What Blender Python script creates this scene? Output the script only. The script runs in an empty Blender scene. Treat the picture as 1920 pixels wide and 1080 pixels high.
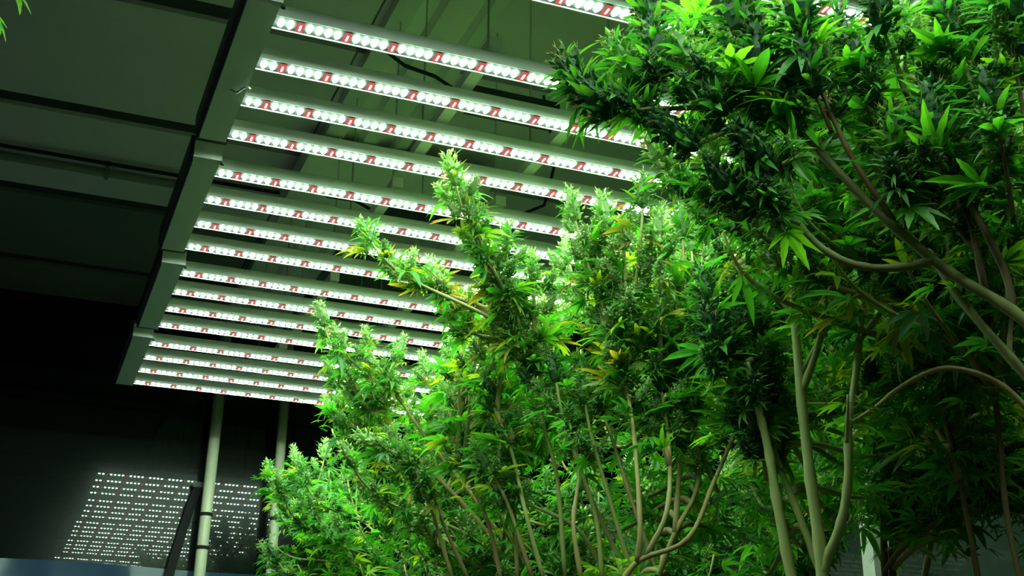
import bpy, math, random
import numpy as np
from mathutils import Vector, Matrix

# ------------------------------------------------------------------ camera, world, exposure
sc = bpy.context.scene
col = sc.collection
FPX, PITCH, ROLL, YAW = 2328.2, 0.3703, 0.0097, 0.3792      # focal length in pixels of a 1920 px wide frame
CAM = Vector((0, 0, 1.2))
FW = Vector((math.sin(YAW) * math.cos(PITCH), math.cos(YAW) * math.cos(PITCH), math.sin(PITCH)))
_rt = Vector((math.cos(YAW), -math.sin(YAW), 0))
_up = _rt.cross(FW)
RT = math.cos(ROLL) * _rt + math.sin(ROLL) * _up
UP = -math.sin(ROLL) * _rt + math.cos(ROLL) * _up
cd = bpy.data.cameras.new('camera')
cd.sensor_width = 36.0
cd.lens = FPX * 36.0 / 1920.0
cd.clip_start = 0.02
cam = bpy.data.objects.new('camera', cd)
col.objects.link(cam)
m = Matrix((RT, UP, -FW)).transposed().to_4x4()
m.translation = CAM
cam.matrix_world = m
sc.camera = cam
wd = bpy.data.worlds.new('world')
sc.world = wd
wd.use_nodes = True
wd.node_tree.nodes['Background'].inputs[0].default_value = (0, 0, 0, 1)
wd.node_tree.nodes['Background'].inputs[1].default_value = 0.0
vs = sc.view_settings
vs.view_transform = 'Standard'
vs.look = 'None'
vs.gamma = 1.0
vs.exposure = 0.0
vs.use_curve_mapping = False
cy = sc.cycles
cy.use_denoising = True
cy.use_adaptive_sampling = True
cy.adaptive_threshold = 0.02
cy.max_bounces = 10
cy.diffuse_bounces = 6
cy.glossy_bounces = 3
cy.transmission_bounces = 6
cy.sample_clamp_indirect = 6.0
cy.caustics_reflective = False
cy.caustics_refractive = False

LED_STRENGTH = 115.0
LED_COLOR = (0.65, 1.0, 0.72)        # the greenish white of the lamps

rnd = random.Random(7)


def ray(px, py):
    return FW + RT * ((px - 960) / FPX) + UP * ((540 - py) / FPX)


def at(px, py, hd):                    # point seen at a pixel, at horizontal distance hd (metres)
    d = ray(px, py)
    return CAM + d * (hd / math.hypot(d.x, d.y))


# ------------------------------------------------------------------ materials
def mat(name):
    mt = bpy.data.materials.new(name)
    mt.use_nodes = True
    nt = mt.node_tree
    nt.nodes.clear()
    out = nt.nodes.new('ShaderNodeOutputMaterial')
    return mt, nt, out


def N(nt, typ, **kw):
    n = nt.nodes.new(typ)
    for k, v in kw.items():
        setattr(n, k, v)
    return n


def principled(name, color, rough=0.6, metallic=0.0, noise=0.12, scale=8.0, spec=0.5, bump=0.0, bscale=60.0):
    mt, nt, out = mat(name)
    b = N(nt, 'ShaderNodeBsdfPrincipled')
    b.inputs['Roughness'].default_value = rough
    b.inputs['Metallic'].default_value = metallic
    b.inputs['Specular IOR Level'].default_value = spec
    tc = N(nt, 'ShaderNodeTexCoord')
    ns = N(nt, 'ShaderNodeTexNoise')
    ns.inputs['Scale'].default_value = scale
    ns.inputs['Detail'].default_value = 4
    nt.links.new(tc.outputs['Object'], ns.inputs['Vector'])
    mx = N(nt, 'ShaderNodeMix', data_type='RGBA')
    mx.inputs[6].default_value = tuple(c * (1 - noise) for c in color) + (1,)
    mx.inputs[7].default_value = tuple(min(1, c * (1 + noise)) for c in color) + (1,)
    nt.links.new(ns.outputs['Fac'], mx.inputs[0])
    nt.links.new(mx.outputs[2], b.inputs['Base Color'])
    if bump:
        n2 = N(nt, 'ShaderNodeTexNoise')
        n2.inputs['Scale'].default_value = bscale
        nt.links.new(tc.outputs['Object'], n2.inputs['Vector'])
        bp = N(nt, 'ShaderNodeBump')
        bp.inputs['Strength'].default_value = 1.0
        bp.inputs['Distance'].default_value = bump
        nt.links.new(n2.outputs['Fac'], bp.inputs['Height'])
        nt.links.new(bp.outputs[0], b.inputs['Normal'])
    nt.links.new(b.outputs[0], out.inputs[0])
    return mt


def film(name, color, sharp=0.5, coat_rough=0.03, bump=1.2e-5, bscale=45.0):
    """glossy plastic film: dark body, one sharp rippled reflection, one dusty soft reflection"""
    mt, nt, out = mat(name)
    tc = N(nt, 'ShaderNodeTexCoord')
    ns = N(nt, 'ShaderNodeTexNoise')
    ns.inputs['Scale'].default_value = bscale
    ns.inputs['Detail'].default_value = 3
    nt.links.new(tc.outputs['Object'], ns.inputs['Vector'])
    bp = N(nt, 'ShaderNodeBump')
    bp.inputs['Distance'].default_value = bump
    nt.links.new(ns.outputs['Fac'], bp.inputs['Height'])
    b = N(nt, 'ShaderNodeBsdfPrincipled')
    b.inputs['Base Color'].default_value = (*color, 1)
    b.inputs['Roughness'].default_value = 0.17
    b.inputs['Specular IOR Level'].default_value = 0.10
    b.inputs['Coat Weight'].default_value = sharp
    b.inputs['Coat Roughness'].default_value = coat_rough
    nt.links.new(bp.outputs[0], b.inputs['Coat Normal'])
    nt.links.new(b.outputs[0], out.inputs[0])
    return mt


def emitter(name, color, strength):
    mt, nt, out = mat(name)
    e = N(nt, 'ShaderNodeEmission')
    e.inputs[0].default_value = (*color, 1)
    e.inputs[1].default_value = strength
    nt.links.new(e.outputs[0], out.inputs[0])
    return mt


def plant_mat(name, trans=0.5, gloss=0.04, tcol=(1.75, 1.6, 0.55), vary=0.35):
    """leaf tissue: diffuse + light passing through; own colour from the 'tint' colour attribute"""
    mt, nt, out = mat(name)
    at_ = N(nt, 'ShaderNodeAttribute', attribute_name='tint')
    oi = N(nt, 'ShaderNodeObjectInfo')
    mr = N(nt, 'ShaderNodeMapRange')
    mr.inputs[3].default_value = 1 - vary
    mr.inputs[4].default_value = 1 + vary
    nt.links.new(oi.outputs['Random'], mr.inputs[0])
    tc = N(nt, 'ShaderNodeTexCoord')
    ns = N(nt, 'ShaderNodeTexNoise')
    ns.inputs['Scale'].default_value = 9
    ns.inputs['Detail'].default_value = 3
    nt.links.new(tc.outputs['Object'], ns.inputs['Vector'])
    mr2 = N(nt, 'ShaderNodeMapRange')
    mr2.inputs[3].default_value = 0.72
    mr2.inputs[4].default_value = 1.28
    nt.links.new(ns.outputs['Fac'], mr2.inputs[0])
    mul = N(nt, 'ShaderNodeMath', operation='MULTIPLY')
    nt.links.new(mr.outputs[0], mul.inputs[0])
    nt.links.new(mr2.outputs[0], mul.inputs[1])
    vm = N(nt, 'ShaderNodeVectorMath', operation='SCALE')
    nt.links.new(at_.outputs['Color'], vm.inputs[0])
    nt.links.new(mul.outputs[0], vm.inputs['Scale'])
    vt = N(nt, 'ShaderNodeVectorMath', operation='MULTIPLY')
    vt.inputs[1].default_value = tcol
    nt.links.new(vm.outputs[0], vt.inputs[0])
    df = N(nt, 'ShaderNodeBsdfDiffuse')
    tr = N(nt, 'ShaderNodeBsdfTranslucent')
    gl = N(nt, 'ShaderNodeBsdfGlossy')
    gl.inputs['Roughness'].default_value = 0.45
    nt.links.new(vm.outputs[0], df.inputs[0])
    nt.links.new(vt.outputs[0], tr.inputs[0])
    m1 = N(nt, 'ShaderNodeMixShader')
    m1.inputs[0].default_value = trans
    nt.links.new(df.outputs[0], m1.inputs[1])
    nt.links.new(tr.outputs[0], m1.inputs[2])
    m2 = N(nt, 'ShaderNodeMixShader')
    m2.inputs[0].default_value = gloss
    nt.links.new(m1.outputs[0], m2.inputs[1])
    nt.links.new(gl.outputs[0], m2.inputs[2])
    nt.links.new(m2.outputs[0], out.inputs[0])
    return mt


def stem_mat(name, c1, c2, scale=25):
    mt, nt, out = mat(name)
    b = N(nt, 'ShaderNodeBsdfPrincipled')
    b.inputs['Roughness'].default_value = 0.6
    b.inputs['Specular IOR Level'].default_value = 0.3
    tc = N(nt, 'ShaderNodeTexCoord')
    mp = N(nt, 'ShaderNodeMapping')
    mp.inputs['Scale'].default_value = (1, 1, 0.25)
    ns = N(nt, 'ShaderNodeTexNoise')
    ns.inputs['Scale'].default_value = scale
    ns.inputs['Detail'].default_value = 5
    nt.links.new(tc.outputs['Object'], mp.inputs['Vector'])
    nt.links.new(mp.outputs[0], ns.inputs['Vector'])
    rp = N(nt, 'ShaderNodeMapRange')
    rp.inputs[1].default_value = 0.35
    rp.inputs[2].default_value = 0.65
    nt.links.new(ns.outputs['Fac'], rp.inputs[0])
    mx = N(nt, 'ShaderNodeMix', data_type='RGBA')
    mx.inputs[6].default_value = (*c1, 1)
    mx.inputs[7].default_value = (*c2, 1)
    nt.links.new(rp.outputs[0], mx.inputs[0])
    nt.links.new(mx.outputs[2], b.inputs['Base Color'])
    bp = N(nt, 'ShaderNodeBump')
    bp.inputs['Distance'].default_value = 0.001
    nt.links.new(ns.outputs['Fac'], bp.inputs['Height'])
    nt.links.new(bp.outputs[0], b.inputs['Normal'])
    nt.links.new(b.outputs[0], out.inputs[0])
    return mt


M = dict(
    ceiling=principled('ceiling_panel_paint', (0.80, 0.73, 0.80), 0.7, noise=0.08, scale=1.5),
    ceiling_falloff=principled('ceiling_paint_light_falloff', (0.16, 0.18, 0.15), 0.7, noise=0.15, scale=1.5),  # far panels: light falling off with distance, put into the base colour
    seam=principled('black_seam_rubber', (0.03, 0.035, 0.03), 0.8),
    beam=principled('pale_roof_metal', (0.88, 0.88, 0.84), 0.5, noise=0.1, scale=3),
    film_dark=film('black_plastic_film', (0.006, 0.008, 0.0075), sharp=0.38, coat_rough=0.006, bump=1.1e-5, bscale=24.0),
    film_blue=film('blue_plastic_tarp', (0.03, 0.06, 0.12), sharp=0.3, coat_rough=0.12, bump=2e-4, bscale=12),
    film_right=film('grey_green_plastic_film', (0.04, 0.06, 0.045), sharp=0.3),
    floor=principled('dark_concrete', (0.10, 0.10, 0.09), 0.8, scale=5),
    alu=principled('white_painted_aluminium', (0.92, 0.88, 0.92), 0.45, noise=0.05, scale=6),
    alu_dark=principled('dark_bracket_metal', (0.03, 0.035, 0.032), 0.5),
    pcb=principled('grey_circuit_board', (0.030, 0.034, 0.032), 0.7, noise=0.03),
    led=emitter('white_led_light', LED_COLOR, LED_STRENGTH),
    red_base=emitter('red_led_glow', (1.0, 0.20, 0.18), 0.60),
    red_core=emitter('red_led_core', (1.0, 0.10, 0.09), 45.0),
    pole=principled('galvanised_pole', (0.62, 0.62, 0.46), 0.45, noise=0.2, scale=14, bump=0.0006),
    post=principled('white_steel_post', (0.72, 0.72, 0.62), 0.35, noise=0.12, scale=9),
    cable=principled('black_cable_rubber', (0.006, 0.006, 0.006), 0.85),
    wire=principled('steel_wire', (0.6, 0.62, 0.6), 0.35, metallic=0.8),
    pipe=principled('grey_conduit_plastic', (0.20, 0.22, 0.20), 0.5),
    leaf=plant_mat('leaf_tissue', trans=0.55),
    bud=plant_mat('flower_tissue', trans=0.38, gloss=0.03, tcol=(1.4, 1.3, 0.7), vary=0.22),
    stem_green=stem_mat('green_stem_bark', (0.26, 0.29, 0.085), (0.38, 0.40, 0.14)),
    stem_olive=stem_mat('olive_stem_bark', (0.17, 0.16, 0.06), (0.27, 0.27, 0.09)),
    stem_tan=stem_mat('tan_stem_bark', (0.38, 0.25, 0.11), (0.38, 0.35, 0.14)),
    stem_red=stem_mat('reddish_stem_bark', (0.17, 0.075, 0.045), (0.20, 0.16, 0.07)),
    trunk=stem_mat('pale_trunk_bark', (0.42, 0.45, 0.17), (0.56, 0.58, 0.26), scale=18),
)


# ------------------------------------------------------------------ mesh helpers
class MB:
    def __init__(s):
        s.v, s.f, s.mi, s.c = [], [], [], []

    def add(s, verts, faces, mi=0, color=None):
        o = len(s.v)
        s.v += [tuple(p) for p in verts]
        s.f += [tuple(i + o for i in f) for f in faces]
        s.mi += [mi] * len(faces)
        s.c += (color if isinstance(color, list) else [color] * len(verts)) if color is not None else []
        return s

    def box(s, x0, x1, y0, y1, z0, z1, mi=0):
        v = [(x, y, z) for z in (z0, z1) for y in (y0, y1) for x in (x0, x1)]
        f = [(0, 2, 3, 1), (4, 5, 7, 6), (0, 1, 5, 4), (2, 6, 7, 3), (0, 4, 6, 2), (1, 3, 7, 5)]
        return s.add(v, f, mi)

    def tube(s, pts, rad, n=6, mi=0, caps=True):
        pts = [Vector(p) for p in pts]
        k = len(pts)
        rad = rad if isinstance(rad, (list, tuple)) else [rad] * k
        V, F = [], []
        t = (pts[1] - pts[0]).normalized()
        a = t.orthogonal().normalized()
        for i in range(k):
            t = (pts[min(i + 1, k - 1)] - pts[max(i - 1, 0)]).normalized()
            a = (a - t * a.dot(t)).normalized()
            b = t.cross(a)
            for j in range(n):
                w = 2 * math.pi * j / n
                V.append(pts[i] + (a * math.cos(w) + b * math.sin(w)) * rad[i])
        for i in range(k - 1):
            for j in range(n):
                F.append((i * n + j, i * n + (j + 1) % n, (i + 1) * n + (j + 1) % n, (i + 1) * n + j))
        if caps:
            F.append(tuple(range(n - 1, -1, -1)))
            F.append(tuple((k - 1) * n + j for j in range(n)))
        return s.add(V, F, mi)

    def mesh(s, name, mats, smooth=False):
        me = bpy.data.meshes.new(name)
        me.from_pydata(s.v, [], s.f)
        for mt in (mats if isinstance(mats, (list, tuple)) else [mats]):
            me.materials.append(mt)
        if any(s.mi):
            me.polygons.foreach_set('material_index', s.mi)
        if smooth:
            me.polygons.foreach_set('use_smooth', [True] * len(me.polygons))
        if s.c:
            ca = me.color_attributes.new('tint', 'FLOAT_COLOR', 'POINT')
            ca.data.foreach_set('color', np.array([(c[0], c[1], c[2], 1.0) for c in s.c], dtype=np.float32).ravel())
        me.update()
        return me

    def build(s, name, mats, parent=None, smooth=False):
        return link(name, s.mesh(name, mats, smooth), parent)


def link(name, data, parent=None, loc=None, matrix=None):
    o = bpy.data.objects.new(name, data)
    col.objects.link(o)
    if parent is not None:
        o.parent = parent
    if loc is not None:
        o.location = loc
    if matrix is not None:
        o.matrix_basis = matrix
    return o


def tag(o, label=None, cat=None, group=None, kind=None):
    if label:
        o['label'] = label
    if cat:
        o['category'] = cat
    if group:
        o['group'] = group
    if kind:
        o['kind'] = kind
    return o


def empty(name, loc):
    o = bpy.data.objects.new(name, None)
    o.empty_display_size = 0.1
    o.location = loc
    col.objects.link(o)
    return o


# ------------------------------------------------------------------ the room
WALL_Y, WALL_X, LEFT_X, FRONT_Y, CEIL = 4.70, 2.80, -2.6, -1.6, 2.85
G = 0.08                                  # one group of five LEDs along a bar
LZ = 1.2 + 14.3232 * G                    # height of the LED face
X0 = 4.0346 * G                           # first red LED along a bar

tag(MB().box(LEFT_X, WALL_X, FRONT_Y, WALL_Y, -0.1, 0).build('floor', M['floor']),
    'dark concrete floor of the grow room', 'floor', kind='structure')
ceil = MB().box(LEFT_X - .1, WALL_X + .1, FRONT_Y - .1, WALL_Y + .1, CEIL + .03, CEIL + .12).build('ceiling', M['seam'])
tag(ceil, 'dark ceiling of grey panels with black seams', 'ceiling', kind='structure')
seams = [-1.2, -0.55, 0.06, 0.70, 1.33, 1.95, 2.57, 3.18, 3.757, 4.36]
edges = [FRONT_Y] + seams + [WALL_Y]
for i in range(len(edges) - 1):
    for xa, xb in ((LEFT_X, -1.3), (-1.294, 0.618), (0.624, WALL_X)):
        a, b = edges[i] + (.036 if i else 0), edges[i + 1] - (.036 if i < len(edges) - 2 else 0)
        MB().box(xa, xb, a, b, CEIL, CEIL + .028).build('ceiling_panel', M['ceiling' if a < 3.7 else 'ceiling_falloff'], ceil)
for y in seams:
    MB().box(LEFT_X, WALL_X, y - .034, y + .034, CEIL + .012, CEIL + .029).build('seam_strip', M['seam'], ceil)

# back wall: glossy dark film above, blue tarp below
wb = MB().box(LEFT_X - .1, WALL_X + .1, WALL_Y, WALL_Y + .08, 1.868, CEIL + .03).build('wall_back', M['film_dark'])
tag(wb, 'glossy black plastic film wall reflecting the lamps', 'wall', kind='structure')
low = MB()
nx = 90
vv, ff = [], []
for i in range(nx + 1):
    x = LEFT_X + (WALL_X - LEFT_X) * i / nx
    wv = .008 * math.sin(x * 9) + .005 * math.sin(x * 23 + 1)
    for z in (0.0, 0.9, 1.80, 1.868):
        vv.append((x, WALL_Y - .012 + wv * (0.4 if z > 1.81 else 1), z + (.004 * math.sin(x * 7) if z > 1.5 else 0)))
for i in range(nx):
    for k in range(3):
        ff.append((i * 4 + k, (i + 1) * 4 + k, (i + 1) * 4 + k + 1, i * 4 + k + 1))
low.add(vv, ff)
low.build('blue_tarp_strip', M['film_blue'], wb, smooth=True)
MB().box(LEFT_X - .1, WALL_X + .1, WALL_Y + .02, WALL_Y + .08, 0, 1.868).build('lower_panel', M['film_dark'], wb)
wr = MB().box(WALL_X, WALL_X + .08, FRONT_Y - .1, WALL_Y, 0, CEIL).build('wall_right', M['film_right'])
tag(wr, 'grey green plastic film wall behind the plants', 'wall', kind='structure')
wl = MB().box(LEFT_X - .08, LEFT_X, FRONT_Y - .1, WALL_Y, 0, CEIL).build('wall_left', M['film_right'])
tag(wl, 'grey green plastic film wall of the aisle', 'wall', kind='structure')
wf = MB().box(LEFT_X, WALL_X, FRONT_Y - .08, FRONT_Y, 0, CEIL).build('wall_front', M['film_right'])
tag(wf, 'grey green plastic film wall behind the viewer', 'wall', kind='structure')

# ribbed pale roof rib that runs along the row above the lamps
t = MB()
prof = [(.640, CEIL), (.640, CEIL - .03), (.690, CEIL - .034), (.700, CEIL - .012), (.735, CEIL - .012), (.745, CEIL - .034),
        (.785, CEIL - .034), (.795, CEIL - .012), (.830, CEIL - .012), (.840, CEIL - .034), (.872, CEIL - .03), (.872, CEIL)]
k = len(prof)
t.add([(x, y, z) for y in (FRONT_Y, WALL_Y) for x, z in prof],
      [(i, (i + 1) % k, k + (i + 1) % k, k + i) for i in range(k)] + [tuple(range(k))[::-1], tuple(range(k, 2 * k))])
tag(t.build('trim_1', M['beam']), 'pale ribbed metal roof rib above the lamps', 'roof rib', kind='structure')
# pale panel lying flat against the ceiling, seen between the lamp bars
t = MB().box(.60, 1.13, 2.99, 3.42, CEIL - .10, CEIL - .04)
tag(t.build('trim_2', M['beam']), 'pale square ceiling hatch seen between the lamp bars', 'hatch', kind='structure')
# conduit along the ceiling
p = empty('conduit_pipe', (LEFT_X, 3.48, CEIL - .03))
tag(p, 'thin grey conduit running along the dark ceiling beside the seams', 'pipe')
MB().tube([(0, 0, 0), (3.238, 0, 0)], .013, 10).build('tube', M['pipe'], p, True)
MB().tube([(0, -.04, .012), (1.2, -.042, .012), (3.238, -.036, .012)], .006, 8).build('cable', M['cable'], p, True)
for i in range(6):
    MB().box(.2 + i * .5, .212 + i * .5, -.018, .018, -.015, .03).build('clip', M['pipe'], p)


# ------------------------------------------------------------------ the LED grow lights
def led_dome(rx, ry, hz, n=10):
    v = [(0, 0, -hz)]
    for (a, h) in ((.62, .78), (.93, .38), (1, 0)):
        v += [(rx * a * math.cos(2 * math.pi * j / n), ry * a * math.sin(2 * math.pi * j / n), -hz * h) for j in range(n)]
    f = [(0, 1 + (j + 1) % n, 1 + j) for j in range(n)]
    for r_ in range(2):
        f += [(1 + r_ * n + j, 1 + r_ * n + (j + 1) % n, 1 + (r_ + 1) * n + (j + 1) % n, 1 + (r_ + 1) * n + j) for j in range(n)]
    return v, f


mb = MB()
mb.add(*led_dome(.0050, .0125, .0045))
ME_LED = mb.mesh('led', M['led'], True)
mb = MB()
mb.box(-.0062, .0062, -.013, .013, -.0025, 0, 0)
mb.box(-.0015, .0015, -.0075, .0075, -.0035, -.0025, 1)
ME_RED = mb.mesh('red_led', [M['red_base'], M['red_core']])
SP = 1.748 * G
NG = 12
BW = .0185
mb = MB()
xa, xb = -2.75 * G / 5, (NG - 1) * G + 2.75 * G / 5
mb.box(xa, xb, -BW, BW, .0005, .020, 0)                  # extrusion body
mb.box(xa, xb, BW, BW + .0022, -.0024, .020, 0)          # lip on the far side
mb.box(xa, xb, -BW - .0022, -BW, -.0012, .020, 0)        # lip on the near side
mb.box(xa, xb, -.006, .006, .020, .030, 0)               # cooling fin
ME_BAR = mb.mesh('light_bar', M['alu'])
mb = MB().box(xa + .001, xb - .001, -BW + .001, BW - .001, -.0006, .0006)
ME_PCB = mb.mesh('circuit_board', M['pcb'])


def yb(b):
    y = 22.1224 * G + (b - 1) * SP + ((b - 1) // 4) * .4851 * G
    return y - (.062 if b < 1 else 0)


SHIFT = {-2: 0.0, -1: 0.0, 0: -0.033, 1: 0.0, 2: .0044, 3: .0173, 4: .0123}


def fixture(k, label):
    b0 = 4 * (k - 1) + 1
    y0 = yb(b0)
    root = empty('led_grow_light', (X0 + SHIFT[k], y0, LZ))
    tag(root, label, 'grow light', 'LED grow lights hung in a row')
    y1 = 3 * SP
    # side beams: white channel with a dark outer flange
    for s, xx in ((-1, xa), (1, xb)):
        m_ = MB()
        x_in, x_out = xx, xx + s * .052
        a, b = min(x_in, x_out), max(x_in, x_out)
        m_.box(a, b, -.050, y1 + .034, -.004, .001)
        m_.box(a, a + .003, -.050, y1 + .034, .001, .045)
        m_.box(b - .003, b, -.050, y1 + .034, .001, .045)
        bm = m_.build('side_beam', M['alu'], root)
        fl = MB()
        xo = x_out + s * .009
        fl.box(min(x_out, xo), max(x_out, xo), -.052, y1 + .040, .006, .048)
        fl.build('outer_flange', M['alu_dark'], bm)
        ec = MB().box(a - .002, b + .002, -.066, -.050, -.006, .030)
        ec.build('end_cap', M['alu'], bm)
        ej = MB().box(a - .004, b + .004, y1 + .034, y1 + .052, -.001, .044)
        ej.build('joint_bracket', M['alu_dark'], bm)
        for yy in (-.058,):
            MB().tube([(x_in - s * .004, yy, -.0065), (x_in - s * .004, yy, -.0105)], .004, 8).build('screw', M['alu_dark'], bm)
    # driver box lying over the bars
    d = MB().box(.38, .56, .20, .26, .052, .085).build('driver_box', M['alu_dark'], root)
    MB().tube([(.38, .23, .07), (.30, .20, .085), (.22, .13, .05), (.12, .05, .045), (xa, .02, .035)], .004, 6).build('cable', M['cable'], d, True)
    MB().tube([(.56, .23, .07), (.66, .20, .09), (.78, .20, .16), (.82, .22, .30), (.80, .25, CEIL - LZ - .004)], .004, 6).build('cable', M['cable'], d, True)
    for xx in (.34, .58):
        MB().box(xx - .012, xx + .012, -.02, y1 + .02, .030, .052).build('cross_rail', M['alu'], root)
    for xx in (.34, .58):
        for yy in (.02, y1 - .02):
            MB().tube([(xx, yy, .052), (xx, yy, CEIL - LZ - .004)], .002, 6).build('hanger_wire', M['wire'], root)
    for q in range(4):
        bar = link('light_bar', ME_BAR, root, (0, q * SP, 0))
        link('circuit_board', ME_PCB, bar)
        for i in range(NG * 5):
            x = (i - 2) * G / 5
            if i % 5 == 2:
                link('red_led', ME_RED, bar, (x, 0, -.0006))
            else:
                link('led', ME_LED, bar, (x, 0, -.0006))
    return root


fixture(-1, 'LED grow light overhead, wholly above the frame in front of the others')
fixture(0, 'LED grow light mostly out of the frame at the top behind the leaves')
f1 = fixture(1, 'topmost LED grow light with its end beam and four whole bars in view')
fixture(2, 'second whole LED grow light from the top, behind the orange-tipped plant')
fixture(3, 'third whole LED grow light from the top, above the pale bushy plant')
fixture(4, 'lowest LED grow light, the smallest in the row before the dark wall')

# a small bent steel wire stuck on the topmost lamp's beam
w = empty('bent_wire', (.262, 1.985, LZ - .005))
tag(w, 'small bent bare wire tied to the topmost lamp beam', 'wire')
MB().tube([(-.01, .028, 0), (.0, .012, -.012), (.010, -.006, -.008), (.016, -.016, -.014)], .0022, 6).build('wire_strand', M['wire'], w, True)
MB().tube([(.010, -.006, -.008), (.020, -.002, -.006)], .002, 6).build('twisted_end', M['wire'], w, True)

# ------------------------------------------------------------------ poles
def pole(x, y, r, label, lean=0.0):
    e = empty('support_pole', (x, y, 0))
    tag(e, label, 'pole', 'round support poles by the back wall')
    MB().tube([(-lean * 1.9, 0, 0), (0, 0, 1.9), (lean * .95, 0, CEIL)], r, 14).build('tube', M['pole'], e, True)
    MB().tube([(-lean * 1.9, 0, 0), (-lean * 1.9, 0, .012)], r * 2.2, 14).build('base_plate', M['alu_dark'], e)
    for z in (1.93, 2.05):
        MB().tube([(lean * (z - 1.9), 0, z), (lean * (z - 1.9), 0, z + .012)], r * 1.12, 14).build('tie_band', M['cable'], e)
    return e


pole(.642, 4.60, .021, 'round metal pole before the dark reflecting wall, beside the blue tarp', .012)
pole(.892, 4.58, .018, 'round metal pole beside the farthest plant, topped by a bud', .004)
# black strap hanging against the film beside the pole
s_ = empty('black_strap', (.55, 4.66, 0))
tag(s_, 'loose black strap hanging against the dark wall beside the pole', 'strap')
m_ = MB()
pts = [(.065, .0, 2.17), (.045, -.004, 2.10), (.025, 0, 2.0), (.004, -.006, 1.9), (-.012, 0, 1.8), (-.02, 0, 1.2), (-.02, 0, 0.0)]
v, f = [], []
for (x, y, z) in pts:
    v += [(x - .016, y, z), (x + .016, y, z), (x + .016, y + .004, z), (x - .016, y + .004, z)]
for i in range(len(pts) - 1):
    for j in range(4):
        f.append((i * 4 + j, i * 4 + (j + 1) % 4, i * 4 + 4 + (j + 1) % 4, i * 4 + 4 + j))
m_.add(v, f)
m_.build('webbing', M['cable'], s_)
MB().box(.045, .085, -.006, .006, 2.165, 2.185).build('buckle', M['alu_dark'], s_)

# square white steel post by the right wall
P = at(1630, 900, 4.2)
e = empty('steel_post', (P.x, P.y, 0))
tag(e, 'square white steel post behind the pale forked trunk', 'post')
MB().box(-.035, .035, -.03, .03, 0, CEIL).build('column', M['post'], e)
MB().box(.020, .045, -.040, -.0305, 0, CEIL).build('edge_flange', M['post'], e)
MB().tube([(-.02, -.036, 0), (-.014, -.038, 1.5), (.012, -.045, 1.86), (-.01, -.045, 1.98), (.0, -.036, 2.3), (0, -.036, CEIL)], .004, 6).build('cable', M['cable'], e, True)
for z in (1.75, 2.15, 2.6):
    MB().box(-.037, .037, -.033, .0, z, z + .006).build('cable_tie', M['cable'], e)

# ------------------------------------------------------------------ plant pieces (shared meshes)
GREENS = [(.048, .250, .026), (.066, .300, .028), (.034, .195, .030), (.100, .330, .028)]
YELLOWS = [(.15, .33, .020), (.24, .36, .022)]
TIPS = [(.55, .38, .04), (.55, .24, .05)]


def leaflet(mb, origin, ang, L, wid, droop, fold, c0, c1, seg=5, lift=0.0, rot=None, serr=0.0):
    """one pointed leaflet; along direction ang in the XY plane, rot (Matrix) applied after"""
    ca, sa = math.cos(ang), math.sin(ang)
    V, C, F = [], [], []
    prev = None
    for i in range(seg + 1):
        t_ = i / seg
        w_ = wid * L * (math.sin(math.pi * min(1, t_ ** .75)) ** .9 if 0 < t_ < 1 else 0)
        if serr and 0 < i < seg:
            w_ *= 1 + (serr if i % 2 else -serr)
        x = L * t_ * (1 - .12 * droop * t_)
        z = lift * t_ * L - droop * L * t_ * t_ * .5
        cc = tuple(c0[k] + (c1[k] - c0[k]) * (t_ ** 1.6) for k in range(3))
        if w_ < 1e-6:
            V.append((x, 0, z)); C.append(cc)
            cur = [len(V) - 1]
        else:
            V += [(x, -w_, z + w_ * fold), (x, 0, z), (x, w_, z + w_ * fold)]
            C += [cc] * 3
            cur = [len(V) - 3, len(V) - 2, len(V) - 1]
        if prev is not None:
            if len(prev) == 1 and len(cur) == 3:
                F += [(prev[0], cur[0], cur[1]), (prev[0], cur[1], cur[2])]
            elif len(prev) == 3 and len(cur) == 3:
                F += [(prev[0], cur[0], cur[1], prev[1]), (prev[1], cur[1], cur[2], prev[2])]
            elif len(prev) == 3:
                F += [(prev[0], cur[0], prev[1]), (prev[1], cur[0], prev[2])]
        prev = cur
    W = []
    for (x, y, z) in V:
        q = Vector((x * ca - y * sa, x * sa + y * ca, z))
        if rot is not None:
            q = rot @ q
        W.append(q + Vector(origin))
    mb.add(W, F, 0, C)


def fan_leaf(r, c0, c1, n=7, seg=4, serr=0.0, droop=.5):
    """palmate leaf of n leaflets, total reach about 1 along +X, petiole from the origin"""
    mb = MB()
    pet = .26
    mb.tube([(0, 0, 0), (pet * .5, 0, .02), (pet, 0, 0)], [.012, .010, .009], 3, caps=False)
    mb.c += [(.22, .24, .05)] * len(mb.v)
    half = n // 2
    for k_ in range(-half, half + 1):
        a = k_ * math.radians(36 if n == 5 else 30) * r.uniform(.85, 1.1) + r.uniform(-.05, .05)
        L = .74 * (1 - .20 * abs(k_) ** 1.25 * (1 if n == 7 else 1.25)) * r.uniform(.9, 1.08)
        leaflet(mb, (pet, 0, 0), a, max(L, .2), r.uniform(.085, .11), droop * r.uniform(.5, 1.5), r.uniform(.25, .6), c0, c1, seg, r.uniform(-.05, .2), None, serr)
    return mb


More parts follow.
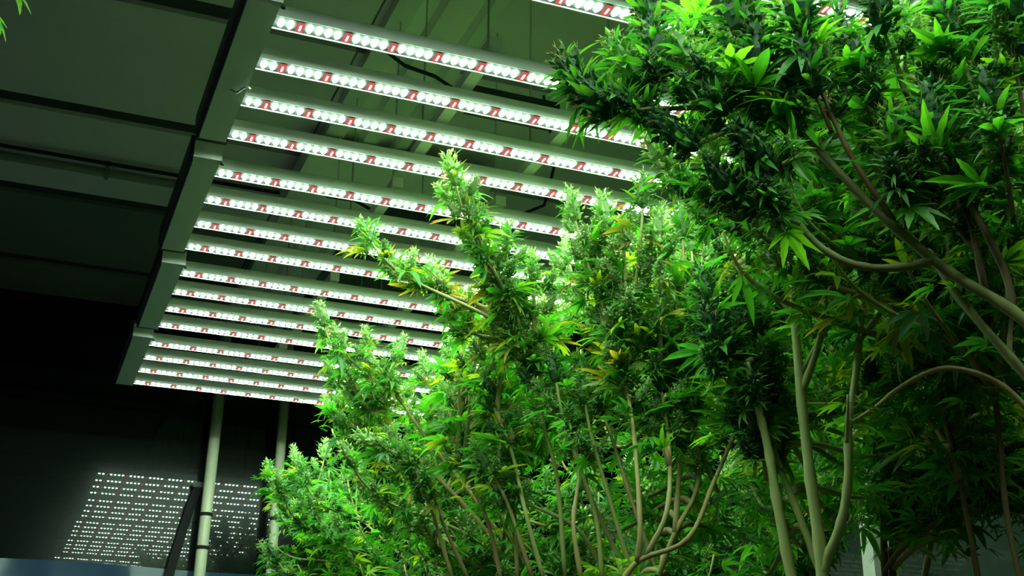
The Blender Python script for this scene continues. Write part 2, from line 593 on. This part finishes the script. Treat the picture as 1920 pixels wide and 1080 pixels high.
def bud_mesh(r, nb=60, leafy=1.0, c_br=((.16, .27, .10), (.30, .40, .20)), c_leaf=None, c_tip=None, fat=1.0, hair=None):
    """flower cluster one unit tall along +Z: overlapping pointed bracts, narrow leaves, pale hairs"""
    mb = MB()
    n = 6
    prof = [(0.0, .04), (.12, .13 * fat), (.38, .17 * fat), (.65, .12 * fat), (.86, .06 * fat)]
    V = [(rr * math.cos(2 * math.pi * j / n), rr * math.sin(2 * math.pi * j / n), z) for z, rr in prof for j in range(n)] + [(0, 0, .95)]
    F = [(i * n + j, i * n + (j + 1) % n, (i + 1) * n + (j + 1) % n, (i + 1) * n + j) for i in range(len(prof) - 1) for j in range(n)]
    F += [((len(prof) - 1) * n + j, (len(prof) - 1) * n + (j + 1) % n, len(V) - 1) for j in range(n)]
    mb.add(V, F, 0, tuple(c * .8 for c in c_br[0]))
    g = math.pi * (3 - math.sqrt(5))
    lump = [r.uniform(.55, 1.35) for _ in range(9)]
    for i in range(nb):
        z = .02 + .95 * (i + .5) / nb
        rad = .21 * fat * math.sin(math.pi * min(1, (1.06 - z)) ** .8 * .62) ** .8 * lump[int(z * 8.9)]
        a = i * g + r.uniform(-.5, .5)
        ln = r.uniform(.10, .23) * (1.1 - .35 * z)
        w_ = ln * r.uniform(.22, .40)
        el = r.uniform(-.15, .95) + .4 * z
        dr = Vector((math.cos(a) * math.cos(el), math.sin(a) * math.cos(el), math.sin(el)))
        sd = Vector((-math.sin(a), math.cos(a), 0))
        nr = dr.cross(sd)
        o = Vector((math.cos(a) * rad * .75, math.sin(a) * rad * .75, z - .03))
        k_ = r.random()
        c = tuple(c_br[0][q] + (c_br[1][q] - c_br[0][q]) * k_ for q in range(3))
        c2 = tuple(min(1, x * 1.35) for x in c)
        md = o + dr * ln * .4
        mb.add([o, md + sd * w_, md + nr * w_ * .8, md - sd * w_, md - nr * w_ * .8, o + dr * ln],
               [(0, 2, 1), (0, 3, 2), (0, 4, 3), (0, 1, 4), (5, 1, 2), (5, 2, 3), (5, 3, 4), (5, 4, 1)], 0, [c, c, c, c, c, c2])
        if hair and r.random() < .8:
            tip = o + dr * ln * .8
            for _ in range(2):
                d2 = (dr + Vector((r.uniform(-.8, .8), r.uniform(-.8, .8), r.uniform(-.3, .8)))).normalized()
                mb.add([tip - sd * .008, tip + sd * .008, tip + d2 * r.uniform(.06, .15)], [(0, 1, 2)], 0, hair)
    nl = int(24 * leafy)
    for i in range(nl):
        z = r.uniform(.0, .82)
        a = i * 2.4 + r.uniform(-.5, .5)
        L = r.uniform(.28, .66) * (1.15 - .6 * z)
        cl = r.choice(c_leaf)
        ct = r.choice(c_tip) if c_tip and r.random() < .6 else tuple(min(1, x * 1.3) for x in cl)
        rot = Matrix.Rotation(-r.uniform(-.25, .85), 3, 'Y')
        rot = Matrix.Rotation(a, 3, 'Z') @ rot
        leaflet(mb, (.10 * fat * math.cos(a), .10 * fat * math.sin(a), z), 0, L, r.uniform(.060, .10), r.uniform(.0, 1.0), r.uniform(.1, .5), cl, ct, 4, 0, rot)
    return mb


r_ = random.Random(3)
LEAVES = {'green': [], 'yellow': [], 'orange': [], 'near': []}
for i in range(6):
    c0 = GREENS[i % 4]
    LEAVES['green'].append(fan_leaf(r_, c0, tuple(min(1, x * 1.2) for x in c0), (7, 5, 5)[i % 3], 4, 0, r_.uniform(.2, .9)))
for i in range(4):
    c0 = GREENS[(i + 1) % 4]
    LEAVES['near'].append(fan_leaf(r_, c0, (c0[0] * 2.0, c0[1] * 1.4, c0[2]), (7, 5)[i % 2], 8, .10, r_.uniform(.2, .9)))
for i in range(3):
    c0 = YELLOWS[i % 2]
    LEAVES['yellow'].append(fan_leaf(r_, c0, (.38, .42, .03), (5, 7)[i % 2], 4, 0, r_.uniform(.2, .8)))
for i in range(3):
    LEAVES['orange'].append(fan_leaf(r_, (.13, .20, .02), TIPS[i % 2], 5, 4, 0, r_.uniform(.1, .6)))
LEAF_MB = LEAVES
LEAF_ME = {k_: [b.mesh('fan_leaf', M['leaf']) for b in v_] for k_, v_ in LEAVES.items()}

PALE = ((.25, .44, .14), (.56, .70, .34))
MIDB = ((.13, .33, .08), (.34, .52, .19))
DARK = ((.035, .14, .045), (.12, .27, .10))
BUD_ME = {'pale': [], 'mid': [], 'dark': [], 'orange': []}
for i in range(4):
    BUD_ME['pale'].append(bud_mesh(r_, 62, .9, PALE, GREENS, None, 1.15, (.55, .55, .38)).mesh('flower_bud', M['bud']))
    BUD_ME['mid'].append(bud_mesh(r_, 56, 1.3, MIDB, GREENS + YELLOWS[:1], None, 1.1, (.45, .42, .22)).mesh('flower_bud', M['bud']))
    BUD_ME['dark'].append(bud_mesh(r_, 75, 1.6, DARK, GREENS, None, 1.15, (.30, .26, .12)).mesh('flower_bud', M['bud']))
    BUD_ME['orange'].append(bud_mesh(r_, 60, 1.1, PALE, GREENS + YELLOWS, TIPS + YELLOWS, 1.1, (.55, .48, .28)).mesh('flower_bud', M['bud']))


def leaf_arrays(mb):
    v = np.array(mb.v, dtype=np.float64)
    c = np.array(mb.c, dtype=np.float64)
    tris = []
    for f in mb.f:
        for q in range(1, len(f) - 1):
            tris.append((f[0], f[q], f[q + 1]))
    return v, c, np.array(tris, dtype=np.int64)


LEAF_ARR = {k_: [leaf_arrays(b) for b in v_] for k_, v_ in LEAVES.items()}


def stuff_mesh(name, items, material):
    """items: (variant arrays, 4x4 matrix) joined into one mesh"""
    vs_, cs_, fs_, o = [], [], [], 0
    for (v, c, t), mx, k_ in items:
        a = np.array(mx)
        vs_.append(v @ a[:3, :3].T + a[:3, 3])
        cs_.append(c * k_)
        fs_.append(t + o)
        o += len(v)
    V, C, T = np.concatenate(vs_), np.concatenate(cs_), np.concatenate(fs_)
    me = bpy.data.meshes.new(name)
    me.vertices.add(len(V)); me.vertices.foreach_set('co', V.astype(np.float32).ravel())
    me.loops.add(T.size); me.loops.foreach_set('vertex_index', T.astype(np.int32).ravel())
    me.polygons.add(len(T)); me.polygons.foreach_set('loop_start', np.arange(0, T.size, 3, dtype=np.int32))
    me.materials.append(material)
    ca = me.color_attributes.new('tint', 'FLOAT_COLOR', 'POINT')
    ca.data.foreach_set('color', np.concatenate([C, np.ones((len(C), 1))], 1).astype(np.float32).ravel())
    me.update(calc_edges=True)
    return me


def frame_z(d, spin):
    """rotation that takes +Z to d"""
    q = Vector((0, 0, 1)).rotation_difference(Vector(d).normalized())
    return q.to_matrix() @ Matrix.Rotation(spin, 3, 'Z')


def place(p, rot, s):
    m4 = (rot @ Matrix.Diagonal((s, s, s))).to_4x4()
    m4.translation = p
    return m4


def bezier(a, b, c, d, n):
    out = []
    for i in range(n + 1):
        t_ = i / n
        u = 1 - t_
        out.append(a * u ** 3 + b * (3 * u * u * t_) + c * (3 * u * t_ * t_) + d * t_ ** 3)
    return out


def catmull(pts, n=5):
    P_ = [pts[0] * 2 - pts[1]] + pts + [pts[-1] * 2 - pts[-2]]
    out = []
    for i in range(1, len(P_) - 2):
        for k_ in range(n):
            t_ = k_ / n
            a, b, c, d = P_[i - 1], P_[i], P_[i + 1], P_[i + 2]
            out.append(.5 * ((2 * b) + (c - a) * t_ + (2 * a - 5 * b + 4 * c - d) * t_ ** 2 + (3 * b - a - 3 * c + d) * t_ ** 3))
    out.append(pts[-1])
    return out


def inside(poly, x, y):
    c = False
    j = len(poly) - 1
    for i in range(len(poly)):
        (xi, yi), (xj, yj) = poly[i], poly[j]
        if (yi > y) != (yj > y) and x < (xj - xi) * (y - yi) / (yj - yi) + xi:
            c = not c
        j = i
    return c


def scatter(r, poly, n, dist):
    xs = [p_[0] for p_ in poly]
    ys = [p_[1] for p_ in poly]
    out = []
    tries = 0
    while len(out) < n and tries < 6000:
        tries += 1
        x, y = r.uniform(min(xs), max(xs)), r.uniform(min(ys), max(ys))
        if not inside(poly, x, y):
            continue
        dd = dist * (1 - .6 * tries / 6000)
        if all((x - a) ** 2 + (y - b) ** 2 > dd * dd for a, b in out):
            out.append((x, y))
    return out


class Plant:
    def __init__(s, label, fork, seed, bark=('stem_green', 'stem_tan'), base=None, group='tall cannabis plants under the lamps'):
        s.r = random.Random(seed)
        s.fork = at(*fork)
        b = base if base is not None else (s.fork.x, s.fork.y)
        s.base = Vector((b[0], b[1], 0))
        s.root = empty('cannabis_plant', s.base)
        tag(s.root, label, 'plant', group)
        s.bark = bark
        s.fill = []
        s.mains = []
        s.nleaf = 0
        s.nbud = 0

    def L(s, p):
        return Vector(p) - s.base

    def stem(s, pts, r0, r1, bark=None, name='branch', n=8, knots=True):
        k_ = len(pts)
        rad = [r0 + (r1 - r0) * i / (k_ - 1) for i in range(k_)]
        if knots:
            for i in range(2, k_ - 1, 4):
                rad[i] *= 1.18
        MB().tube([s.L(p) for p in pts], rad, n).build(name, M[bark or s.r.choice(s.bark)], s.root, True)

    def pixel_stem(s, pix, r0, r1, bark=None, name='branch', top=None):
        pts = [at(*q) for q in pix]
        c = catmull(pts, 5)
        s.stem(c, r0, r1, bark, name)
        if top:
            s.dress(c, top, GRNB, GL, .055, .085, 1.0, 1.2, 1)
        s.mains += c
        return c

    def skeleton(s, targets, r0=.006, bark=None):
        for q in targets:
            T = at(*q)
            d = T - s.fork
            c = bezier(s.fork, s.fork + Vector((d.x * .15, d.y * .15, d.z * .45)), T - Vector((d.x * .25, d.y * .25, d.z * .3)), T, 16)
            s.stem(c, r0, r0 * .5, bark)
            s.mains += c

    def origin_for(s, T):
        best = []
        for q in s.mains:
            dz = T.z - q.z
            d = (T - q).length
            best.append((d + max(0, .12 - dz) * 3 + max(0, .13 - d) * 4, len(best), q))
        best.sort()
        return best[min(len(best) - 1, s.r.randrange(4))][2] if best else s.fork

    def trunk(s, r0=.017, bark='trunk'):
        b = s.base
        pts = bezier(b, b + Vector((0, 0, s.fork.z * .4)), s.fork - Vector((0, 0, s.fork.z * .3)), s.fork, 10)
        s.stem(pts, r0 * 1.25, r0, bark, 'trunk')

    def leaf(s, p, kinds, size, az=None, fill=False, pitch=None):
        r = s.r
        kind = r.choices([k_ for k_, _ in kinds], [w_ for _, w_ in kinds])[0]
        az = r.uniform(0, 2 * math.pi) if az is None else az
        pt = r.gauss(.05, .38) if pitch is None else pitch
        rot = Matrix.Rotation(az, 3, 'Z') @ Matrix.Rotation(pt, 3, 'Y') @ Matrix.Rotation(r.gauss(0, .45), 3, 'X')
        idx = r.randrange(len(LEAF_ME[kind]))
        mx = place(s.L(p), rot, size)
        if p.z + size * .6 > LZ - .01:
            mx = place(s.L(p) - Vector((0, 0, size * .4)), rot, size)
        if fill or s.nleaf >= 296:
            s.fill.append((LEAF_ARR[kind][idx], mx, r.uniform(.65, 1.3)))
        else:
            link('fan_leaf', LEAF_ME[kind][idx], s.root, matrix=mx)
            s.nleaf += 1

    def bud(s, p, d, h, kinds):
        r = s.r
        kind = r.choices([k_ for k_, _ in kinds], [w_ for _, w_ in kinds])[0]
        top = p.z + h
        if top > LZ - .02:
            p = p - Vector((0, 0, top - LZ + .02))
        mx = place(s.L(p), frame_z(d, r.uniform(0, 6.28)), h)
        if s.nbud < 296:
            link('flower_bud', r.choice(BUD_ME[kind]), s.root, matrix=mx)
            s.nbud += 1

    def dress(s, pts, length, buds, leaves, bs, ls, density=1.0, topbud=1.25, fill=0):
        """buds and leaves along the last `length` metres of a stem"""
        r = s.r
        tip = pts[-1]
        d = (pts[-1] - pts[-3]).normalized()
        if topbud:
            s.bud(tip - d * bs * .35, d, bs * topbud * r.uniform(.9, 1.15), buds)
        run, i = 0.0, len(pts) - 1
        nxt = bs * .75
        while i > 0 and run < length:
            a, b = pts[i], pts[i - 1]
            sl = (a - b).length
            while nxt <= run + sl and nxt < length:
                q = a + (b - a) * ((nxt - run) / max(sl, 1e-6))
                dd = (a - b).normalized()
                az = r.uniform(0, 6.28)
                for k_ in range(2):
                    az2 = az + k_ * math.pi + r.uniform(-.4, .4)
                    side = Vector((math.cos(az2), math.sin(az2), 0))
                    if r.random() < .95 * density:
                        bd = (dd * .55 + side * .75 + Vector((0, 0, .45))).normalized()
                        s.bud(q + side * bs * r.uniform(.1, .4), bd, bs * r.uniform(.5, .9), buds)
                    for _ in range(2):
                        if r.random() < .52 * density:
                            s.leaf(q + side * .004, leaves, ls * r.uniform(.6, 1.15), az2 + r.uniform(-.9, .9))
                    for _ in range(fill):
                        o = Vector((r.gauss(0, .035), r.gauss(0, .035), r.gauss(0, .035)))
                        s.leaf(q + o, leaves, ls * r.uniform(.35, .75), None, True)
                nxt += bs * r.uniform(.45, .75)
            run += sl
            i -= 1

    def cola(s, tip, length, buds, leaves, bs=.065, ls=.085, lean=.5, density=1.0, r0=.0055, fill=0, origin=None, main=False, bark=None):
        r = s.r
        T = Vector(tip)
        T.z = min(T.z, LZ - .06)
        F_ = (origin if origin is not None else s.origin_for(T))
        ax = T - F_
        D = ax.length
        u = (ax.normalized() * lean + Vector((0, 0, 1)) * (1 - lean) + Vector((r.gauss(0, .08), r.gauss(0, .08), 0))).normalized()
        c1 = F_ + ax * .35 + Vector((r.gauss(0, .03) * D, r.gauss(0, .03) * D, D * .06))
        c2 = T - u * D * .35
        pts = bezier(F_, c1, c2, T, 14)
        if main:
            s.mains += pts[:10]
        s.stem(pts, r0, min(r0 * .6, .0022), bark, n=6)
        s.dress(pts, length, buds, leaves, bs, ls, density, 1.25, fill)
        return pts

    def close(s):
        if s.fill:
            o = link('small_leaves', stuff_mesh('small_leaves', s.fill, M['leaf']), s.root)
            o['kind'] = 'stuff'
            o['label'] = 'small inner leaves'


def canopy(pl, poly, n, dist, hd, length=(.16, .34), **kw):
    for (x, y) in scatter(pl.r, poly, n, dist):
        pl.cola(at(x, y, pl.r.uniform(*hd)), pl.r.uniform(*length), **kw)


PALEB = [('pale', 5), ('mid', 2), ('orange', 1)]
GRNB = [('mid', 4), ('pale', 2), ('dark', 2)]
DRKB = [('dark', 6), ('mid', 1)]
ORGB = [('orange', 4), ('mid', 2), ('pale', 2)]
GL = [('green', 8), ('yellow', 1)]
GLY = [('green', 7), ('yellow', 1.3), ('orange', .4)]
GLO = [('green', 4), ('yellow', 1.5), ('orange', 1.6)]
NEAR = [('near', 7), ('green', 2), ('yellow', .35)]


# ------------------------------------------------------------------ the plants
# far plant in front of the back wall poles
p = Plant('farthest and smallest plant, bright green, before the reflecting wall', (900, 1240, 3.9), 11)
p.trunk(.012)
p.skeleton([(560, 950, 4.0), (640, 930, 3.95), (720, 960, 3.9), (620, 1020, 4.0), (760, 1010, 3.8), (690, 890, 3.9)], .006)
for q in [(505, 885, 4.15), (555, 862, 4.1), (608, 852, 4.1), (655, 880, 4.0), (500, 1035, 4.1), (560, 960, 4.0)]:
    p.cola(at(*q), .22, GRNB, GL, .055, .085, .35, 1.0, .004, 1)
canopy(p, [(510, 900), (620, 870), (720, 900), (800, 1000), (800, 1090), (510, 1090)], 34, 48, (3.6, 4.1), buds=GRNB, leaves=GL, bs=.055, ls=.085, lean=.35, r0=.004, fill=1)
p.close()

# pale bushy plant under the third lamp
p = Plant('pale frosted bushy plant whose tips overlap the lowest lamp bars', (1010, 1180, 3.1), 12)
p.trunk(.014)
p.skeleton([(640, 700, 2.95), (740, 730, 2.95), (820, 740, 2.9), (850, 720, 2.8), (680, 830, 3.05), (900, 820, 3.0), (820, 880, 3.1), (760, 960, 3.2)], .007)
for q in [(605, 600, 2.85), (640, 645, 2.9), (690, 640, 2.9), (745, 665, 2.9), (800, 690, 2.9), (850, 640, 2.75), (622, 700, 3.0), (700, 700, 3.0), (620, 770, 3.1)]:
    p.cola(at(*q), .20, PALEB, GLY, .052, .085, .45, .85, .004, 1)
canopy(p, [(620, 720), (720, 690), (850, 690), (930, 760), (960, 900), (930, 1000), (700, 960), (620, 800)], 34, 55, (2.8, 3.3), buds=PALEB, leaves=GLY, bs=.058, ls=.075, lean=.4, fill=1)
canopy(p, [(700, 900), (950, 880), (980, 1090), (760, 1090)], 16, 55, (2.9, 3.4), buds=GRNB, leaves=GL, bs=.055, ls=.08, lean=.35, fill=1)
p.close()

# tall plant with orange tipped leaves in the middle
p = Plant('tall plant with yellow and orange leaf tips in front of the middle bars', (1200, 1220, 2.35), 13)
p.trunk(.016)
for q in [((1180, 1090, 2.2), (1120, 960, 2.2), (1060, 830, 2.2), (1010, 700, 2.2), (960, 600, 2.2)),
          ((1140, 1090, 2.3), (1080, 990, 2.3), (960, 930, 2.35), (890, 870, 2.4)),
          ((1060, 1090, 2.2), (1045, 900, 2.2), (1020, 800, 2.2), (1000, 690, 2.2)),
          ((1130, 1090, 2.15), (1115, 960, 2.15), (1060, 800, 2.15), (1040, 700, 2.15)),
          ((1190, 1090, 2.1), (1150, 960, 2.1), (1110, 820, 2.1), (1095, 740, 2.1)),
          ((1000, 1090, 2.3), (950, 940, 2.3), (905, 860, 2.3)),
          ((880, 1090, 2.6), (830, 980, 2.6), (790, 880, 2.6), (700, 830, 2.6)),
          ((850, 1090, 2.6), (810, 960, 2.6), (770, 860, 2.6)),
          ((1020, 1090, 2.25), (985, 960, 2.25), (960, 850, 2.3), (925, 760, 2.35)),
          ((1090, 1090, 2.1), (1075, 980, 2.1), (1085, 880, 2.15), (1065, 760, 2.2)),
          ((940, 1090, 2.4), (915, 980, 2.4), (870, 880, 2.45), (840, 800, 2.5)),
          ((1240, 1095, 2.1), (1185, 940, 2.1), (1140, 800, 2.15), (1095, 690, 2.2)),
          ((970, 1090, 2.35), (965, 960, 2.35), (945, 860, 2.4))]:
    p.pixel_stem(q, .0044, .0024, top=.12)
for q, L_ in [((850, 330, 2.0), .34), ((880, 390, 2.05), .30), ((690, 440, 2.25), .20), ((735, 490, 2.3), .2), ((820, 520, 2.3), .24), ((905, 480, 2.1), .3),
              ((950, 455, 2.1), .26), ((1000, 510, 2.15), .26), ((850, 590, 2.35), .25), ((930, 600, 2.3), .26), ((1020, 590, 2.3), .24)]:
    p.cola(at(*q), L_ * .85, ORGB, GLO, .056, .09, .5, .9, .0045, 0)
canopy(p, [(850, 560), (1000, 520), (1080, 600), (1120, 800), (1080, 790), (900, 800), (860, 700)], 26, 62, (2.3, 2.7), buds=PALEB + GRNB, leaves=GLY, bs=.06, ls=.085, lean=.5, fill=0)
p.close()

# plant in the middle of the picture, behind the big trunks
p = Plant('dense plant with frosted buds left of the pale forked trunk', (1330, 1250, 2.1), 14)
p.trunk(.016)
for q in [((1160, 1100, 1.9), (1200, 1050, 1.9), (1290, 1010, 1.9), (1340, 900, 1.95), (1390, 780, 2.0), (1400, 720, 2.0)),
          ((1195, 1055, 1.9), (1200, 980, 1.9), (1190, 830, 1.95), (1175, 720, 2.0)),
          ((1210, 1045, 1.9), (1250, 960, 1.9), (1255, 850, 1.95), (1240, 720, 2.0)),
          ((1230, 1090, 1.95), (1265, 1000, 1.95), (1310, 900, 2.0), (1300, 760, 2.0)),
          ((1265, 1000, 1.95), (1275, 860, 2.0), (1280, 700, 2.0))]:
    p.pixel_stem(q, .0046, .0026, 'stem_tan', top=.12)
for q in [(1075, 395, 1.95), (1135, 410, 1.95), (1205, 370, 1.9), (1170, 450, 1.95), (1235, 440, 1.9), (1260, 520, 2.0), (1110, 520, 2.0), (1280, 430, 2.0)]:
    p.cola(at(*q), .24, PALEB, GLO, .056, .085, .35, .9, .0045, 0)
canopy(p, [(1060, 480), (1200, 400), (1330, 430), (1360, 640), (1300, 760), (1120, 740)], 30, 58, (1.9, 2.4), buds=PALEB, leaves=[('green', 5), ('yellow', 2), ('orange', .6)], bs=.058, ls=.08, lean=.3, fill=0)
canopy(p, [(1100, 740), (1340, 700), (1370, 1090), (1130, 1090)], 16, 75, (2.2, 2.6), buds=GRNB, leaves=GL, bs=.055, ls=.085, lean=.3, fill=1)
p.close()

# the big forked plant on the right
p = Plant('large plant with a thick pale forked trunk, right of the middle', (1545, 1200, 1.75), 15, bark=('stem_green', 'trunk'))
p.trunk(.020)
T1 = p.pixel_stem([(1545, 1200, 1.75), (1540, 1050, 1.75), (1520, 900, 1.75), (1500, 720, 1.75), (1485, 520, 1.75)], .0094, .0058, 'trunk')
T2 = p.pixel_stem([(1541, 1078, 1.75), (1552, 1045, 1.745), (1577, 980, 1.73), (1590, 900, 1.72), (1591, 800, 1.72), (1605, 700, 1.72), (1620, 560, 1.74), (1650, 450, 1.76)], .0072, .0042, 'trunk')
T3 = p.pixel_stem([(1500, 1150, 1.8), (1480, 1060, 1.8), (1455, 930, 1.8), (1440, 840, 1.8), (1420, 760, 1.8), (1400, 680, 1.8)], .0086, .0045, 'trunk')
p.pixel_stem([(1545, 1090, 1.8), (1500, 970, 1.82), (1460, 870, 1.84), (1440, 800, 1.86)], .006, .0035, 'stem_green')
p.pixel_stem([(1502, 740, 1.75), (1530, 660, 1.74), (1548, 590, 1.73), (1546, 560, 1.73)], .0055, .004, 'stem_green')
p.pixel_stem([(1488, 590, 1.75), (1460, 560, 1.76), (1420, 540, 1.78), (1380, 500, 1.8)], .004, .0025, 'stem_green')
p.pixel_stem([(1502, 700, 1.75), (1560, 600, 1.73), (1590, 560, 1.73)], .004, .003, 'stem_green')
p.pixel_stem([(1610, 640, 1.72), (1670, 560, 1.72), (1700, 510, 1.72)], .0045, .003, 'stem_green')
for q in [((1400, 720, 1.95)), ((1420, 640, 1.95)), ((1330, 560, 1.85)), ((1350, 650, 1.8)), ((1390, 580, 1.9))]:
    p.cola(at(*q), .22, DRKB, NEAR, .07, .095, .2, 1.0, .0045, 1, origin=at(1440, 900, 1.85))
canopy(p, [(1380, 420), (1650, 400), (1800, 560), (1700, 700), (1450, 700), (1400, 560)], 18, 85, (1.85, 2.3), buds=GRNB, leaves=GL, bs=.058, ls=.09, lean=.3, fill=1)
canopy(p, [(1380, 700), (1700, 680), (1720, 880), (1400, 1000)], 18, 80, (2.2, 2.7), buds=GRNB, leaves=GL, bs=.055, ls=.09, lean=.3, fill=1)
p.cola(at(1590, 740, 1.66), .1, DRKB, NEAR, .055, .09, .2, 1.0, .003, 1, origin=at(1588, 830, 1.7))
p.close()

# near plant leaning in from the right, dark against the lamps
p = Plant('nearest plant with dark buds leaning in at the top right corner', (2060, 760, 1.3), 16, bark=('stem_green', 'stem_red'))
p.trunk(.020)
S1 = p.pixel_stem([(2060, 760, 1.3), (1920, 600, 1.3), (1780, 510, 1.3), (1660, 410, 1.3), (1570, 320, 1.3), (1500, 250, 1.3), (1420, 190, 1.28)], .0068, .0032, 'stem_olive')
S2 = p.pixel_stem([(1750, 488, 1.3), (1700, 500, 1.3), (1620, 500, 1.3), (1545, 468, 1.31), (1480, 400, 1.33), (1440, 350, 1.34)], .0052, .003, 'stem_olive')
S3 = p.pixel_stem([(2060, 860, 1.35), (1920, 700, 1.36), (1800, 560, 1.38), (1740, 470, 1.4)], .0058, .004, 'stem_olive')
p.pixel_stem([(1900, 590, 1.3), (1880, 500, 1.3), (1790, 330, 1.3), (1720, 220, 1.3), (1680, 130, 1.3)], .0045, .0025, 'stem_red')
p.pixel_stem([(1850, 560, 1.32), (1820, 420, 1.32), (1780, 300, 1.33), (1720, 150, 1.34)], .004, .0025, 'stem_red')
p.pixel_stem([(1680, 420, 1.3), (1600, 300, 1.28), (1545, 180, 1.27), (1505, 60, 1.27)], .0035, .0022, 'stem_red')
p.pixel_stem([(1420, 190, 1.28), (1330, 200, 1.27), (1230, 205, 1.26)], .004, .0028, 'stem_green')
p.pixel_stem([(1480, 260, 1.3), (1420, 170, 1.3), (1390, 110, 1.3)], .003, .002, 'stem_red')
for q, o, L_ in [((1098, 165, 1.28), (1200, 205, 1.27), .10), ((1130, 195, 1.26), (1260, 205, 1.26), .12), ((1180, 130, 1.28), (1330, 200, 1.27), .12),
                 ((1235, 95, 1.28), (1330, 200, 1.28), .12), ((1300, 120, 1.27), (1400, 190, 1.28), .14), ((1385, 40, 1.28), (1420, 180, 1.28), .12),
                 ((1500, 30, 1.25), (1545, 180, 1.27), .10), ((1650, 30, 1.26), (1690, 150, 1.3), .14), ((1280, 260, 1.26), (1400, 230, 1.28), .12),
                 ((1220, 60, 1.32), (1330, 200, 1.3), .08), ((1340, 190, 1.26), (1420, 200, 1.28), .12), ((1520, 150, 1.26), (1560, 250, 1.28), .16),
                 ((1430, 300, 1.25), (1520, 290, 1.28), .14), ((1390, 380, 1.27), (1500, 420, 1.3), .12), ((1620, 150, 1.3), (1660, 330, 1.3), .14),
                 ((1680, 300, 1.27), (1700, 430, 1.3), .12), ((1860, 200, 1.24), (1900, 420, 1.28), .14), ((1750, 250, 1.26), (1800, 400, 1.3), .12),
                 ((1890, 20, 1.25), (1930, 300, 1.27), .14), ((1780, 40, 1.3), (1850, 300, 1.32), .14), ((1420, 120, 1.26), (1480, 240, 1.28), .12)]:
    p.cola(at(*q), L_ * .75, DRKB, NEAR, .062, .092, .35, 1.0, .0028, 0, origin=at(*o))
canopy(p, [(1250, 40), (1920, 0), (1920, 520), (1760, 440), (1560, 260), (1300, 160)], 22, 90, (1.32, 1.5), length=(.08, .16), buds=GRNB, leaves=NEAR, bs=.055, ls=.085, lean=.3, r0=.003, fill=1)
p.close()

# plant filling the upper right behind the near one
p = Plant('leafy plant behind the near dark-budded one, filling the upper right', (1760, 1150, 1.9), 17)
p.trunk(.018)
for q in [((1850, 1180, 1.8), (1835, 1090, 1.8), (1800, 900, 1.8), (1760, 700, 1.8), (1745, 560, 1.75), (1740, 380, 1.7)),
          ((1940, 1200, 1.75), (1890, 980, 1.75), (1870, 780, 1.75), (1850, 600, 1.7), (1855, 350, 1.65), (1840, 250, 1.65))]:
    p.pixel_stem(q, .0040, .0026, 'stem_red', top=.15)
canopy(p, [(1230, 300), (1300, 180), (1500, 100), (1920, 60), (1920, 480), (1600, 480), (1300, 440)], 40, 80, (1.5, 1.75), buds=GRNB, leaves=GLY, bs=.06, ls=.09, lean=.3, fill=1)
canopy(p, [(1600, 480), (1920, 460), (1920, 760), (1700, 740)], 16, 80, (1.7, 2.1), buds=GRNB, leaves=GL, bs=.058, ls=.09, lean=.3, fill=2)
p.pixel_stem([(2010, 860, 1.6), (1900, 740, 1.6), (1830, 700, 1.6), (1760, 692, 1.6), (1690, 725, 1.6), (1640, 765, 1.6), (1600, 790, 1.62)], .0042, .0024, 'stem_tan')
p.close()

# shaded plant low on the right
p = Plant('shaded sparse plant low in the right corner', (1790, 1230, 2.5), 18, bark=('stem_red', 'stem_tan'))
p.trunk(.008, 'stem_red')
for q in [((1660, 1100, 2.3), (1655, 960, 2.3), (1660, 840, 2.3), (1668, 760, 2.3)), ((1675, 1100, 2.3), (1672, 940, 2.3), (1672, 780, 2.3)),
          ((1730, 1100, 2.4), (1750, 990, 2.4), (1765, 880, 2.4), (1770, 800, 2.4)), ((1745, 1010, 2.4), (1790, 940, 2.4), (1840, 880, 2.4))]:
    p.pixel_stem(q, .006, .0035, top=.12)
canopy(p, [(1640, 700), (1920, 720), (1920, 860), (1700, 860)], 16, 70, (2.0, 2.6), buds=GRNB, leaves=GL, bs=.05, ls=.09, lean=.3, density=.8, fill=2)
for q in [(1840, 900, 2.0), (1880, 940, 2.05), (1900, 880, 2.0)]:
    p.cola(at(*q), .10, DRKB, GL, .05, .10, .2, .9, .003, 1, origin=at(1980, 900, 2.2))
p.close()

# leafy plants standing in the second row behind
p = Plant('dim plant in the second row seen between the stems', (1250, 1190, 3.2), 19)
p.trunk(.014)
p.skeleton([(1000, 950, 3.2), (1100, 900, 3.1), (1200, 920, 3.2), (1300, 880, 3.2), (1350, 980, 3.3)], .006)
canopy(p, [(960, 860), (1380, 820), (1400, 1090), (900, 1090)], 34, 55, (2.9, 3.5), buds=GRNB, leaves=GL, bs=.055, ls=.09, lean=.3, fill=2)
p.close()
p = Plant('dim plant in the second row behind the pale forked trunk', (1520, 1200, 3.3), 20)
p.trunk(.014)
p.skeleton([(1420, 880, 3.2), (1500, 820, 3.1), (1560, 850, 3.2), (1430, 1000, 3.3)], .006)
canopy(p, [(1380, 760), (1600, 720), (1600, 960), (1380, 1090)], 22, 65, (2.9, 3.5), buds=GRNB, leaves=GL, bs=.055, ls=.09, lean=.3, fill=2)
p.close()

# leaf tips of a plant standing on the near side of the aisle
p = Plant('plant at the top left corner, only its leaf tips in view', (-260, 500, 1.5), 21, base=(-1.0, 1.35))
p.trunk(.014)
pts = p.cola(at(-75, -20, 1.4), .12, GRNB, NEAR, .05, .08, .3, .6, .004)
for (x, y, az) in ((-24, 2, -1.0), (-42, -20, -.5), (5, -45, -.7)):
    p.leaf(at(x, y, 1.4), [('near', 1)], .08, az, pitch=.9)
p.close()
